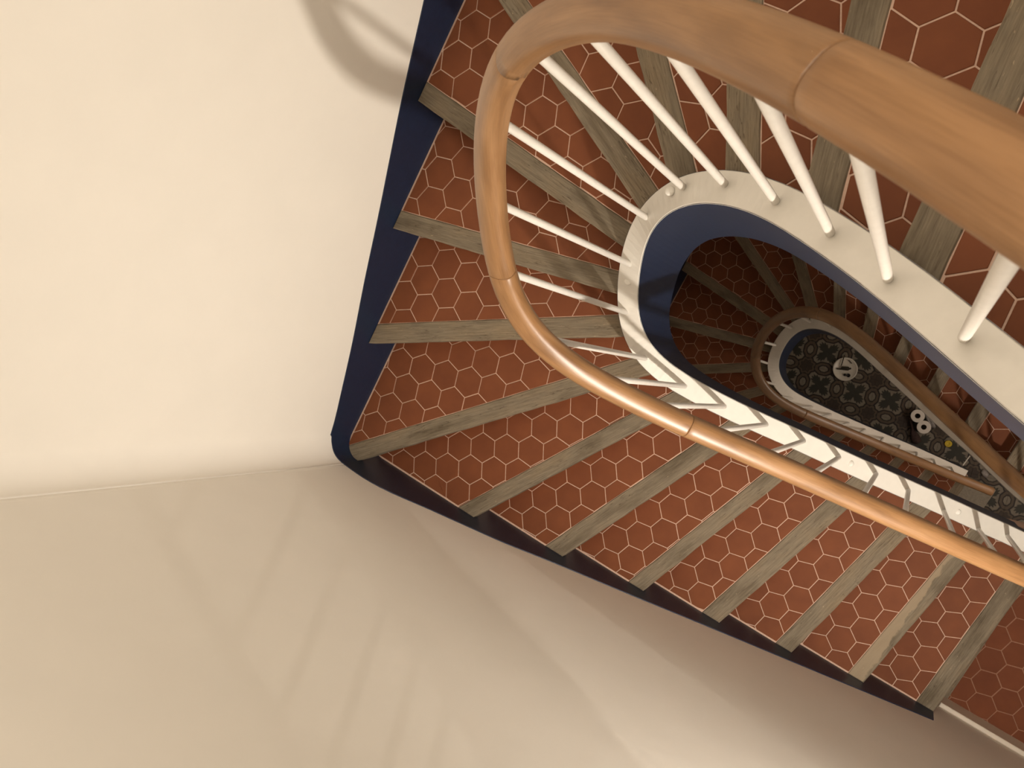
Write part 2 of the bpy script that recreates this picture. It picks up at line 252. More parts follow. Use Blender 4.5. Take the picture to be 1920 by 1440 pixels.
def oak(name, dark, light, pale, worn=False):
    """weathered bare oak: grain along the object's x axis"""
    m, nt, b = mat(name)
    oi = N(nt, 'ShaderNodeObjectInfo')
    off = N(nt, 'ShaderNodeCombineXYZ')
    sc = mth(nt, 'MULTIPLY', oi.outputs['Random'], 29.0)
    nt.links.new(sc, off.inputs[0]); nt.links.new(sc, off.inputs[2])
    def coord(scale):
        v = mapped(nt, 'Object', scale)
        a = N(nt, 'ShaderNodeVectorMath', operation='ADD')
        nt.links.new(v, a.inputs[0]); nt.links.new(off.outputs[0], a.inputs[1])
        return a.outputs[0]
    g = N(nt, 'ShaderNodeTexNoise'); g.inputs['Scale'].default_value = 1; g.inputs['Detail'].default_value = 8
    g.inputs['Roughness'].default_value = 0.7; g.inputs['Distortion'].default_value = 0.6
    nt.links.new(coord((12, 230, 90)), g.inputs['Vector'])
    r = ramp(nt, [(0.28, dark), (0.55, light), (0.82, pale)])
    nt.links.new(g.outputs['Fac'], r.inputs[0])
    k = N(nt, 'ShaderNodeTexNoise'); k.inputs['Scale'].default_value = 1; k.inputs['Detail'].default_value = 5
    nt.links.new(coord((5, 14, 9)), k.inputs['Vector'])
    rk = ramp(nt, [(0.30, (0.62, 0.60, 0.56)), (0.5, (1, 1, 1)), (0.78, (1.12, 1.05, 0.95))])
    nt.links.new(k.outputs['Fac'], rk.inputs[0])
    c = mixc(nt, 1.0, r.outputs[0], rk.outputs[0], 'MULTIPLY')
    cr = N(nt, 'ShaderNodeTexNoise'); cr.inputs['Scale'].default_value = 1; cr.inputs['Detail'].default_value = 2
    nt.links.new(coord((7, 95, 60)), cr.inputs['Vector'])
    rc_ = ramp(nt, [(0.485, (1, 1, 1)), (0.5, (0.45, 0.42, 0.38)), (0.515, (1, 1, 1))])
    nt.links.new(cr.outputs['Fac'], rc_.inputs[0])
    cm = N(nt, 'ShaderNodeTexNoise'); cm.inputs['Scale'].default_value = 1
    nt.links.new(coord((6, 25, 9)), cm.inputs['Vector'])
    rm = ramp(nt, [(0.50, (0, 0, 0)), (0.60, (1, 1, 1))]); nt.links.new(cm.outputs['Fac'], rm.inputs[0])
    c = mixc(nt, rm.outputs[0], c, mixc(nt, 1.0, c, rc_.outputs[0], 'MULTIPLY'))
    if worn:                                       # back half of the tread edge is trodden pale
        tc = N(nt, 'ShaderNodeTexCoord'); sp = N(nt, 'ShaderNodeSeparateXYZ'); nt.links.new(tc.outputs['Object'], sp.inputs[0])
        wn = N(nt, 'ShaderNodeTexNoise'); wn.inputs['Scale'].default_value = 16; wn.inputs['Detail'].default_value = 3
        nt.links.new(tc.outputs['Object'], wn.inputs['Vector'])
        y_ = mth(nt, 'MULTIPLY_ADD', wn.outputs['Fac'], 0.05, mth(nt, 'MULTIPLY', sp.outputs[1], -1.0))
        y_ = mth(nt, 'MULTIPLY_ADD', sp.outputs[0], 0.075, y_)
        mr = N(nt, 'ShaderNodeMapRange'); mr.inputs[1].default_value = 0.088; mr.inputs[2].default_value = 0.094
        nt.links.new(y_, mr.inputs[0])
        c = mixc(nt, mr.outputs[0], c, mixc(nt, 0.75, c, (0.37, 0.285, 0.19)))
    # pale plaster flecks left in the grain
    s = N(nt, 'ShaderNodeTexNoise'); s.inputs['Scale'].default_value = 1; s.inputs['Detail'].default_value = 3
    nt.links.new(coord((60, 190, 120)), s.inputs['Vector'])
    rs = ramp(nt, [(0.70, (0, 0, 0)), (0.76, (1, 1, 1))])
    nt.links.new(s.outputs['Fac'], rs.inputs[0])
    k2 = mth(nt, 'MULTIPLY', rs.outputs[0], 0.7)
    c = mixc(nt, k2, c, (0.46, 0.36, 0.24))
    nt.links.new(c, b.inputs['Base Color'])
    b.inputs['Roughness'].default_value = 0.8; b.inputs['Specular IOR Level'].default_value = 0.25
    bump(nt, b, g.outputs['Fac'], 0.6, 0.002)
    return m
MT['oak'] = oak('weathered_oak', (0.130, 0.102, 0.070), (0.225, 0.182, 0.128), (0.310, 0.258, 0.185))

MT['oak_worn'] = oak('worn_oak', (0.130, 0.102, 0.070), (0.225, 0.182, 0.128), (0.310, 0.258, 0.185), True)

def beech():
    m, nt, b = mat('polished_beech')
    oi = N(nt, 'ShaderNodeObjectInfo')
    tc = N(nt, 'ShaderNodeTexCoord')
    mp = N(nt, 'ShaderNodeMapping'); mp.inputs['Scale'].default_value = (5.0, 6.0, 1)
    nt.links.new(tc.outputs['UV'], mp.inputs['Vector'])
    cx = N(nt, 'ShaderNodeCombineXYZ'); sc = mth(nt, 'MULTIPLY', oi.outputs['Random'], 17.0)
    nt.links.new(sc, cx.inputs[2])
    a = N(nt, 'ShaderNodeVectorMath', operation='ADD')
    nt.links.new(mp.outputs[0], a.inputs[0]); nt.links.new(cx.outputs[0], a.inputs[1])
    n = N(nt, 'ShaderNodeTexNoise'); n.inputs['Scale'].default_value = 1.0; n.inputs['Detail'].default_value = 6
    n.inputs['Distortion'].default_value = 0.4
    nt.links.new(a.outputs[0], n.inputs['Vector'])
    r = ramp(nt, [(0.25, (0.195, 0.094, 0.036)), (0.5, (0.300, 0.155, 0.064)), (0.75, (0.370, 0.202, 0.092))])
    nt.links.new(n.outputs['Fac'], r.inputs[0])
    mp2 = N(nt, 'ShaderNodeMapping'); mp2.inputs['Scale'].default_value = (14.0, 70.0, 1)
    nt.links.new(tc.outputs['UV'], mp2.inputs['Vector'])
    n2 = N(nt, 'ShaderNodeTexNoise'); n2.inputs['Scale'].default_value = 1.0; n2.inputs['Detail'].default_value = 4
    nt.links.new(mp2.outputs[0], n2.inputs['Vector'])
    r2 = ramp(nt, [(0.35, (0.86, 0.84, 0.80)), (0.6, (1, 1, 1))])
    nt.links.new(n2.outputs['Fac'], r2.inputs[0])
    c = mixc(nt, 1.0, r.outputs[0], r2.outputs[0], 'MULTIPLY')
    f = mth(nt, 'MULTIPLY_ADD', oi.outputs['Random'], 0.22, 0.90)
    g = N(nt, 'ShaderNodeVectorMath', operation='SCALE')
    nt.links.new(c, g.inputs[0]); nt.links.new(f, g.inputs['Scale'])
    nt.links.new(g.outputs[0], b.inputs['Base Color'])
    b.inputs['Roughness'].default_value = 0.38; b.inputs['Specular IOR Level'].default_value = 0.55
    return m
MT['beech'] = beech()
MT['beech_shaded'] = MT['beech'].copy(); MT['beech_shaded'].name = 'shaded_beech'  # same beech, the dimness down the well put into its colour
for nd in MT['beech_shaded'].node_tree.nodes:
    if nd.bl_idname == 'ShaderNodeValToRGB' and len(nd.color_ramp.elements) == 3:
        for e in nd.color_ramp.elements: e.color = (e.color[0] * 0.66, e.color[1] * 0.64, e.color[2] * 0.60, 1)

# cement floor tile: printed pattern, one tile = one repeat
TL = 0.286; TA = math.radians(16.0); TO = G['flower0']
def cement():
    m, nt, b = mat('patterned_cement')
    tc = N(nt, 'ShaderNodeTexCoord'); sp = N(nt, 'ShaderNodeSeparateXYZ')
    nt.links.new(tc.outputs['Object'], sp.inputs[0])
    X = mth(nt, 'DIVIDE', sp.outputs[0], TL); Y = mth(nt, 'DIVIDE', sp.outputs[1], TL)   # -0.5..0.5 in a tile
    ax = mth(nt, 'ABSOLUTE', X); ay = mth(nt, 'ABSOLUTE', Y)
    hi = mth(nt, 'MAXIMUM', ax, ay); lo_ = mth(nt, 'MINIMUM', ax, ay)
    def band(v, a, c, soft=0.012):
        n = N(nt, 'ShaderNodeMapRange'); n.interpolation_type = 'SMOOTHSTEP'
        n.inputs[1].default_value = a - soft; n.inputs[2].default_value = a + soft
        nt.links.new(v, n.inputs[0])
        n2 = N(nt, 'ShaderNodeMapRange'); n2.interpolation_type = 'SMOOTHSTEP'
        n2.inputs[1].default_value = c - soft; n2.inputs[2].default_value = c + soft
        n2.inputs[3].default_value = 1; n2.inputs[4].default_value = 0
        nt.links.new(v, n2.inputs[0])
        return mth(nt, 'MULTIPLY', n.outputs[0], n2.outputs[0])
    GREY = (0.200, 0.175, 0.135); BROWN = (0.090, 0.066, 0.044); INK = (0.010, 0.007, 0.005); GREEN = (0.028, 0.029, 0.021)
    # palmette flower along the diagonals
    r = mth(nt, 'SQRT', mth(nt, 'ADD', mth(nt, 'MULTIPLY', X, X), mth(nt, 'MULTIPLY', Y, Y)))
    th = mth(nt, 'ARCTAN2', ay, ax)
    petal = mth(nt, 'POWER', mth(nt, 'ABSOLUTE', mth(nt, 'SINE', mth(nt, 'MULTIPLY', th, 2.0))), 0.8)
    saw = mth(nt, 'MULTIPLY_ADD', mth(nt, 'COSINE', mth(nt, 'MULTIPLY', th, 28.0)), 0.028, 0.0)
    lim = mth(nt, 'ADD', mth(nt, 'MULTIPLY_ADD', petal, 0.24, 0.10), saw)
    fl = band(mth(nt, 'SUBTRACT', r, lim), -2, 0.0)
    c = mixc(nt, fl, GREY, GREEN)
    # corner star (8 points) centred on the tile corner
    sx = mth(nt, 'SUBTRACT', 0.5, ax); sy = mth(nt, 'SUBTRACT', 0.5, ay)
    rs = mth(nt, 'SQRT', mth(nt, 'ADD', mth(nt, 'MULTIPLY', sx, sx), mth(nt, 'MULTIPLY', sy, sy)))
    ts = mth(nt, 'ARCTAN2', sy, sx)
    wob = mth(nt, 'MULTIPLY_ADD', mth(nt, 'COSINE', mth(nt, 'MULTIPLY', ts, 8.0)), 0.022, 0.0)
    q = mth(nt, 'ADD', rs, wob)
    # eyes on the tile edges: long axis towards the stars
    d1 = mth(nt, 'SUBTRACT', 0.5, hi)
    ex = mth(nt, 'DIVIDE', d1, 0.205); ey = mth(nt, 'DIVIDE', lo_, 0.30)
    oc = mth(nt, 'MAXIMUM', mth(nt, 'MAXIMUM', ex, ey), mth(nt, 'MULTIPLY', mth(nt, 'ADD', ex, ey), 0.72))
    c = mixc(nt, band(q, -1, 0.280), c, INK)
    c = mixc(nt, band(oc, -1, 1.0, 0.03), c, INK)
    c = mixc(nt, band(q, -1, 0.235), c, BROWN)
    c = mixc(nt, band(oc, -1, 0.83, 0.03), c, BROWN)
    c = mixc(nt, band(q, 0.150, 0.172), c, INK)
    c = mixc(nt, band(q, -1, 0.150), c, (0.045, 0.031, 0.022))
    c = mixc(nt, band(oc, -1, 0.54, 0.03), c, INK)
    c = mixc(nt, band(oc, -1, 0.41, 0.03), c, GREY)
    nz = N(nt, 'ShaderNodeTexNoise'); nz.inputs['Scale'].default_value = 30; nz.inputs['Detail'].default_value = 4
    nt.links.new(tc.outputs['Object'], nz.inputs['Vector'])
    rr = ramp(nt, [(0.3, (0.8, 0.8, 0.8)), (0.7, (1.1, 1.1, 1.1))]); nt.links.new(nz.outputs['Fac'], rr.inputs[0])
    c = mixc(nt, 1.0, c, rr.outputs[0], 'MULTIPLY')
    nt.links.new(c, b.inputs['Base Color']); b.inputs['Roughness'].default_value = 0.6
    return m
MT['cement'] = cement()
MT['joint'] = simple('dark_joint', (0.030, 0.024, 0.018), 0.9)

# ------------------------------------------------------------------ object helpers
WO = {}                                          # world origin of every object
def put(o, parent, origin):
    COL.objects.link(o)
    base = WO[parent] if parent else Vector((0, 0, 0))
    if parent: o.parent = parent
    o.location = Vector(origin) - base
    WO[o] = Vector(origin)
    return o
def thing(name, label, cat, loc, group=None):
    o = bpy.data.objects.new(name, None); o.empty_display_size = 0.1
    put(o, None, loc); o['label'] = label; o['category'] = cat
    if group: o['group'] = group
    return o
def tag(o, label, cat, group=None):
    o['label'] = label; o['category'] = cat
    if group: o['group'] = group
    return o
def mesh_obj(name, verts, faces, mats, parent=None, origin=(0, 0, 0), ang=0.0, smooth=False, midx=None, uv=None):
    """verts in world metres; stored relative to origin, turned by ang about z"""
    O = Vector(origin); ca, sa = math.cos(-ang), math.sin(-ang)
    vs = []
    for v in verts:
        x, y, z = v[0] - O.x, v[1] - O.y, v[2] - O.z
        vs.append((ca * x - sa * y, sa * x + ca * y, z))
    me = bpy.data.meshes.new(name); me.from_pydata(vs, [], faces)
    for m in (mats if isinstance(mats, (list, tuple)) else [mats]): me.materials.append(MT[m])
    if midx is not None:
        for p, i in zip(me.polygons, midx): p.material_index = i
    if smooth:
        for p in me.polygons: p.use_smooth = True
    if uv is not None:
        l = me.uv_layers.new(name='UVMap')
        for p in me.polygons:
            for li in p.loop_indices: l.data[li].uv = uv[me.loops[li].vertex_index]
    me.update()
    o = bpy.data.objects.new(name, me); put(o, parent, origin); o.rotation_euler = (0, 0, ang)
    return o
def fix_normals(o):
    bm = bmesh.new(); bm.from_mesh(o.data)
    bmesh.ops.recalc_face_normals(bm, faces=bm.faces); bm.to_mesh(o.data); bm.free()
    return o

def clip(poly, nx, ny, c):
    """keep the part of a convex polygon where nx*x+ny*y <= c"""
    out = []
    for i in range(len(poly)):
        a, b = poly[i], poly[(i + 1) % len(poly)]
        da, db = nx * a[0] + ny * a[1] - c, nx * b[0] + ny * b[1] - c
        if da <= 0: out.append(a)
        if da * db < 0:
            t = da / (da - db); out.append((a[0] + t * (b[0] - a[0]), a[1] + t * (b[1] - a[1])))
    return out
def area(p): return 0.5 * sum(p[i][0] * p[(i + 1) % len(p)][1] - p[(i + 1) % len(p)][0] * p[i][1] for i in range(len(p)))
def inset(poly, d):
    n = len(poly); out = []
    for i in range(n):
        p0, p1, p2 = poly[i - 1], poly[i], poly[(i + 1) % n]
        e1 = Vector((p1[0] - p0[0], p1[1] - p0[1])); e2 = Vector((p2[0] - p1[0], p2[1] - p1[1]))
        if e1.length < 1e-7 or e2.length < 1e-7: out.append(p1); continue
        e1.normalize(); e2.normalize()
        n1 = Vector((-e1.y, e1.x)); n2 = Vector((-e2.y, e2.x)); k = n1 + n2
        den = max(0.35, 1 + n1.dot(n2)); k = k / den
        out.append((p1[0] + k.x * d, p1[1] + k.y * d))
    return out
def prism(poly, z0, z1, ch=0.0):
    if area(poly) < 0: poly = poly[::-1]
    n = len(poly); v = [(x, y, z0) for x, y in poly]
    f = [tuple(range(n - 1, -1, -1))]
    if ch:
        v += [(x, y, z1 - ch) for x, y in poly] + [(x, y, z1) for x, y in inset(poly, ch)]
        rings = 3
    else:
        v += [(x, y, z1) for x, y in poly]; rings = 2
    for r in range(rings - 1):
        for i in range(n):
            j = (i + 1) % n
            f.append((r * n + i, r * n + j, (r + 1) * n + j, (r + 1) * n + i))
    f.append(tuple(range((rings - 1) * n, rings * n)))
    return v, f
def merge(parts):
    V, F = [], []
    for v, f in parts:
        o = len(V); V += v; F += [tuple(i + o for i in q) for q in f]
    return V, F
def box(x0, x1, y0, y1, z0, z1): return prism([(x0, y0), (x1, y0), (x1, y1), (x0, y1)], z0, z1)
def lathe(prof, c, n=32):
    v, f = [], []
    for r, z in prof:
        for i in range(n):
            a = 2 * PI * i / n; v.append((c[0] + r * math.cos(a), c[1] + r * math.sin(a), c[2] + z))
    for k in range(len(prof) - 1):
        for i in range(n):
            j = (i + 1) % n; f.append((k * n + i, k * n + j, (k + 1) * n + j, (k + 1) * n + i))
    f.append(tuple(range(n - 1, -1, -1))); f.append(tuple((len(prof) - 1) * n + i for i in range(n)))
    return v, f
def rod(a, b, r, n=12, r2=None):
    a, b = Vector(a), Vector(b); t = (b - a).normalized()
    s = t.orthogonal().normalized(); u = t.cross(s); v, f = [], []
    r2 = r if r2 is None else r2
    for p, q in ((a, r * 0.8), (a + t * r * 0.35, r), (b - t * r2 * 0.35, r2), (b, r2 * 0.8)):
        for i in range(n):
            w_ = 2 * PI * i / n; v.append(tuple(p + s * q * math.cos(w_) + u * q * math.sin(w_)))
    for k in range(3):
        for i in range(n):
            j = (i + 1) % n; f.append((k * n + i, k * n + j, (k + 1) * n + j, (k + 1) * n + i))
    f.append(tuple(range(n - 1, -1, -1))); f.append(tuple(3 * n + i for i in range(n)))
    return v, f

# ------------------------------------------------------------------ plan geometry
W1X = G['W1x']; N2 = G['n2']; D2 = G['d2']       # tread ends: x = W1X and N2.p = D2
YB = 1.16; XR = 2.3; ZTOP = D0 + 1.7
CORNER = (W1X, (D2 - N2[0] * W1X) / N2[1])
def w2y(x): return (D2 - N2[0] * x) / N2[1]
def line(d, k):
    x, y, a, wd = d[str(k)]; a = math.radians(a)
    return Vector((x, y)), Vector((math.cos(a), math.sin(a))), wd
def resample(pts, step):
    P = np.array(pts, float)
    d = np.r_[0, np.cumsum(np.linalg.norm(np.diff(P[:, :2], axis=0), axis=1))]
    t = np.linspace(0, d[-1], max(2, int(round(d[-1] / step)) + 1))
    return np.c_[[np.interp(t, d, P[:, j]) for j in range(P.shape[1])]].T
def smooth(P, n):
    P = P.copy()
    for _ in range(n):
        Q = P.copy(); Q[1:-1] = 0.25 * P[:-2] + 0.5 * P[1:-1] + 0.25 * P[2:]; P = Q
    return P

# stringer centre lines (x, y, k, z of the top); the two flights meet in a tight turn at the landing
su = np.array(G['su']); sl = np.array(G['sl'])
pre = []
x0, y0, k0, z0 = su[0]; dirn = (su[2, :2] - su[0, :2]); dirn /= np.linalg.norm(dirn)
for i in range(16, 0, -1):
    q = i * 0.045
    pre.append((x0 - dirn[0] * q, y0 - dirn[1] * q * (1 - 0.3 * i / 16), k0 - q / 0.228, z0 + RISE * q / 0.228))
a_, b_ = su[-1], sl[0]
ce = Vector((0.63, (a_[1] + b_[1]) / 2)); rr = abs(b_[1] - a_[1]) / 2
arc = [(ce.x + rr * math.sin(t), ce.y - rr * math.cos(t)) for t in np.linspace(0, PI, 11)]
zs = np.linspace(a_[3], b_[3], 13)[1:-1]; ks = np.linspace(a_[2], 16, 13)[1:-1]; kl = np.linspace(-4.6, b_[2], 13)[1:-1]
SU = np.array(pre + [tuple(p) for p in su] + [(x, y, k, z) for (x, y), k, z in zip(arc[:6], ks[:6], zs[:6])])
SL = np.array([(x, y, k, z) for (x, y), k, z in zip(arc[5:], kl[5:], zs[5:])] + [tuple(p) for p in sl])
SU = smooth(resample(SU, 0.02), 6); SL = smooth(resample(SL, 0.02), 6)
HW_U, HW_L = 0.0365, 0.038
def outward(P):
    d = np.gradient(P[:, :2], axis=0); d /= np.linalg.norm(d, axis=1)[:, None]
    return np.c_[d[:, 1], -d[:, 0]]
OU, OL = outward(SU), outward(SL)

# ------------------------------------------------------------------ setting
def struct(o): o['kind'] = 'structure'; return o
def wall_strip(name, pts, z0, z1, th, m='wall', nz=1):
    """vertical slab following a plan line; thickness to the left of travel"""
    P = [Vector(p) for p in pts]; v, f = [], []; n = len(P)
    nor = []
    for i in range(n):
        t = (P[min(i + 1, n - 1)] - P[max(i - 1, 0)]).normalized(); nor.append(Vector((-t.y, t.x)))
    zz = [z0 + (z1 - z0) * i / nz for i in range(nz + 1)]
    for side in (0, 1):
        for z in zz:
            for p, q in zip(P, nor):
                r = p + q * th * side; v.append((r.x, r.y, z))
    L = (nz + 1) * n
    for k in range(nz):
        for i in range(n - 1):
            a = k * n + i; f.append((a, a + 1, a + n + 1, a + n)); f.append((L + a, L + a + n, L + a + n + 1, L + a + 1))
    for i in range(n - 1):
        f.append((i, L + i, L + i + 1, i + 1)); t_ = nz * n; f.append((t_ + i, t_ + i + 1, L + t_ + i + 1, L + t_ + i))
    for i in (0, n - 1):
        for k in range(nz):
            a = k * n + i; f.append((a, a + n, L + a + n, L + a))
    o = mesh_obj(name, v, f, m, None, (pts[0][0], pts[0][1], z0), smooth=False)
    return fix_normals(o)

# corner of the two visible walls is rounded
RC = 0.075
t1 = Vector((0, -1)); t2 = Vector((-N2[1], N2[0])); t2 = t2 if t2.x > 0 else -t2
C0 = Vector(CORNER)
angc = math.acos(max(-1, min(1, (-t1).dot(t2))))
tl = RC / math.tan(angc / 2)
pa, pb = C0 - t1 * tl, C0 + t2 * tl
cc = pa + Vector((1, 0)) * RC
aa0, aa1 = math.atan2(pa.y - cc.y, pa.x - cc.x), math.atan2(pb.y - cc.y, pb.x - cc.x)
if aa1 < aa0: aa1 += 2 * PI
arcp = [Vector((cc.x + RC * math.cos(t), cc.y + RC * math.sin(t))) for t in np.linspace(aa0, aa1, 25)]
GAP = 0.003                                     # plaster sits a little behind the tread ends
def off_out(pts, d):
    n = len(pts); r = []
    for i in range(n):
        t = (pts[min(i + 1, n - 1)] - pts[max(i - 1, 0)]).normalized(); r.append(pts[i] + Vector((t.y, -t.x)) * d)
    return r
path1 = [Vector((W1X, YB)), Vector((W1X, 0.3)), pa + Vector((0, 0.01))] + arcp + [pb + t2 * 0.01]
path2 = [pb + t2 * 0.01, pb + t2 * 0.03] + [Vector((x, w2y(x))) for x in (-1.2, 0.0, 1.2, XR)]
wl = struct(wall_strip('wall_left', off_out(path1, GAP), 0, ZTOP, -0.15))
wf = struct(wall_strip('wall_front', off_out(path2, GAP), 0, ZTOP, -0.15))
for o in (wl, wf):
    for p in o.data.polygons:
        if abs(p.normal.z) < 0.5: p.use_smooth = True
struct(mesh_obj('wall_back', *box(W1X - 0.2, XR + 0.15, YB, YB + 0.15, 0, ZTOP), 'wall', None, (0, YB, 0)))
struct(mesh_obj('wall_right', *box(XR, XR + 0.15, -1.3, YB, 0, ZTOP), 'wall', None, (XR, 0, 0)))
struct(mesh_obj('ceiling', *box(W1X - 0.2, XR + 0.15, -1.4, YB + 0.15, ZTOP, ZTOP + 0.15), 'ceil', None, (0, 0, ZTOP)))

# ground floor: bed plus one object per patterned cement tile
fl = struct(mesh_obj('floor', *box(W1X - 0.1, XR + 0.1, -1.35, YB + 0.1, -0.15, -0.0015), 'joint', None, (0, 0, -0.15)))
h = TL / 2 - 0.0006
sq = [(-h, -h), (h, -h), (h, h), (-h, h)]
tv, tf = prism(sq, -0.012, 0.0, 0.0008)
tm = bpy.data.meshes.new('floor_tile'); tm.from_pydata(tv, [], tf); tm.materials.append(MT['cement']); tm.update()
u_, v_ = Vector((math.cos(TA), math.sin(TA))), Vector((-math.sin(TA), math.cos(TA)))
for i in range(-6, 12):
    for j in range(-9, 8):
        p = Vector(TO) + u_ * TL * i + v_ * TL * j
        if W1X - 0.05 < p.x < 1.75 and -1.2 < p.y < 1.1:
            o = bpy.data.objects.new('floor_tile', tm)
            put(o, fl, (p.x, p.y, random.uniform(-0.0004, 0.0004))); o.rotation_euler = (0, 0, TA)

# ------------------------------------------------------------------ hexagon tiling
HS = G['hex_s']; GR = 0.0017                    # lattice side, half a joint
def hexpoly(c, rot, s):
    return [(c[0] + s * math.cos(rot + i * PI / 3), c[1] + s * math.sin(rot + i * PI / 3)) for i in range(6)]
TH = 0.012
hv, hf = prism(hexpoly((0, 0), 0, HS - GR * 2 / math.sqrt(3)), -TH, 0.0, 0.0012)
HEXM = {}
for q in ('tile', 'landing_tile'):
    HEXM[q] = bpy.data.meshes.new('tile'); HEXM[q].from_pydata(hv, [], hf); HEXM[q].materials.append(MT[q]); HEXM[q].update()
def inner_dist(c, P, O):
    """signed distance outside the stringer's centre line, with tangent plane"""
    d = np.hypot(P[:, 0] - c[0], P[:, 1] - c[1]); i = int(d.argmin())
    n = O[i]; return (c[0] - P[i, 0]) * n[0] + (c[1] - P[i, 1]) * n[1], P[i, :2], n
def lay(bed, z, rot, phase, planes, P=None, O=None, xr=(-1.8, 2.4), yr=(-1.3, 1.3), joined=None, m='tile'):
    """tiles of one tread; planes = [(nx, ny, c)] kept where n.p <= c"""
    a = Vector((math.cos(rot + PI / 6), math.sin(rot + PI / 6))) * HS * math.sqrt(3)
    b = Vector((math.cos(rot + PI / 2), math.sin(rot + PI / 2))) * HS * math.sqrt(3)
    ph = Vector(phase); num = 0
    for i in range(-40, 41):
        for j in range(-40, 41):
            c = ph + a * i + b * j
            if not (xr[0] < c.x < xr[1] and yr[0] < c.y < yr[1]): continue
            if any(nx * c.x + ny * c.y - q > HS for nx, ny, q in planes): continue
            poly = hexpoly(c, rot, HS - GR * 2 / math.sqrt(3)); full = True
            pl = list(planes)
            if P is not None:
                s, p0, n = inner_dist(c, P, O)
                if s < -HS: continue
                if s < HS + 0.02: pl.append((-n[0], -n[1], -(p0[0] * n[0] + p0[1] * n[1]) - 0.012))
            for nx, ny, q in pl:
                if any(nx * x + ny * y > q for x, y in poly):
                    poly = clip(poly, nx, ny, q); full = False
                    if len(poly) < 3: break
            if len(poly) < 3 or abs(area(poly)) < 6e-5: continue
            zz = z + random.uniform(-0.0005, 0.0005)
            if joined is not None:
                joined.append(prism(poly, z - TH, zz, 0.0012)); continue
            if full:
                o = bpy.data.objects.new('tile', HEXM[m]); put(o, bed, (c.x, c.y, zz)); o.rotation_euler = (0, 0, rot)
            else:
                cx = sum(p[0] for p in poly) / len(poly); cy = sum(p[1] for p in poly) / len(poly)
                mesh_obj('tile', *prism(poly, z - TH, zz, 0.0010), m, bed, (cx, cy, zz), rot)
            num += 1
    return num

# ------------------------------------------------------------------ flights
def ray_hit(p, d, walls):
    best = 9
    for nx, ny, c in walls:
        den = nx * d.x + ny * d.y
        if den > 1e-6: best = min(best, (c - nx * p.x - ny * p.y) / den)
    return best
WALLS = [(-1, 0, -W1X), (N2[0], N2[1], D2), (0, 1, YB)]
def inner_t(p, d, P, O, k, edge):
    """parameter along the nosing line where it meets the stringer (edge = offset from centre line)"""
    best = None
    sel = [i for i in range(len(P)) if abs(P[i, 2] - k) < 1.7]
    for i in sel:
        q = P[i, :2] + O[i] * edge
        perp = abs((q[0] - p.x) * -d.y + (q[1] - p.y) * d.x); t = (q[0] - p.x) * d.x + (q[1] - p.y) * d.y
        if best is None or perp < best[0]: best = (perp, t)
    return best[1]
def rough_strip(p0, p1, wd, n2d, seed):
    """nosing outline with worn, slightly uneven long edges"""
    rnd = random.Random(seed); L = (p1 - p0).length; n = max(4, int(L / 0.05)); out = []
    for i in range(n + 1):
        q = p0 + (p1 - p0) * (i / n); out.append(q + n2d * (rnd.uniform(-0.0012, 0.0012) if 0 < i < n else 0))
    for i in range(n, -1, -1):
        q = p0 + (p1 - p0) * (i / n) + n2d * wd; out.append(q + n2d * (rnd.uniform(-0.0010, 0.0010) if 0 < i < n else 0))
    return [(q.x, q.y) for q in out]

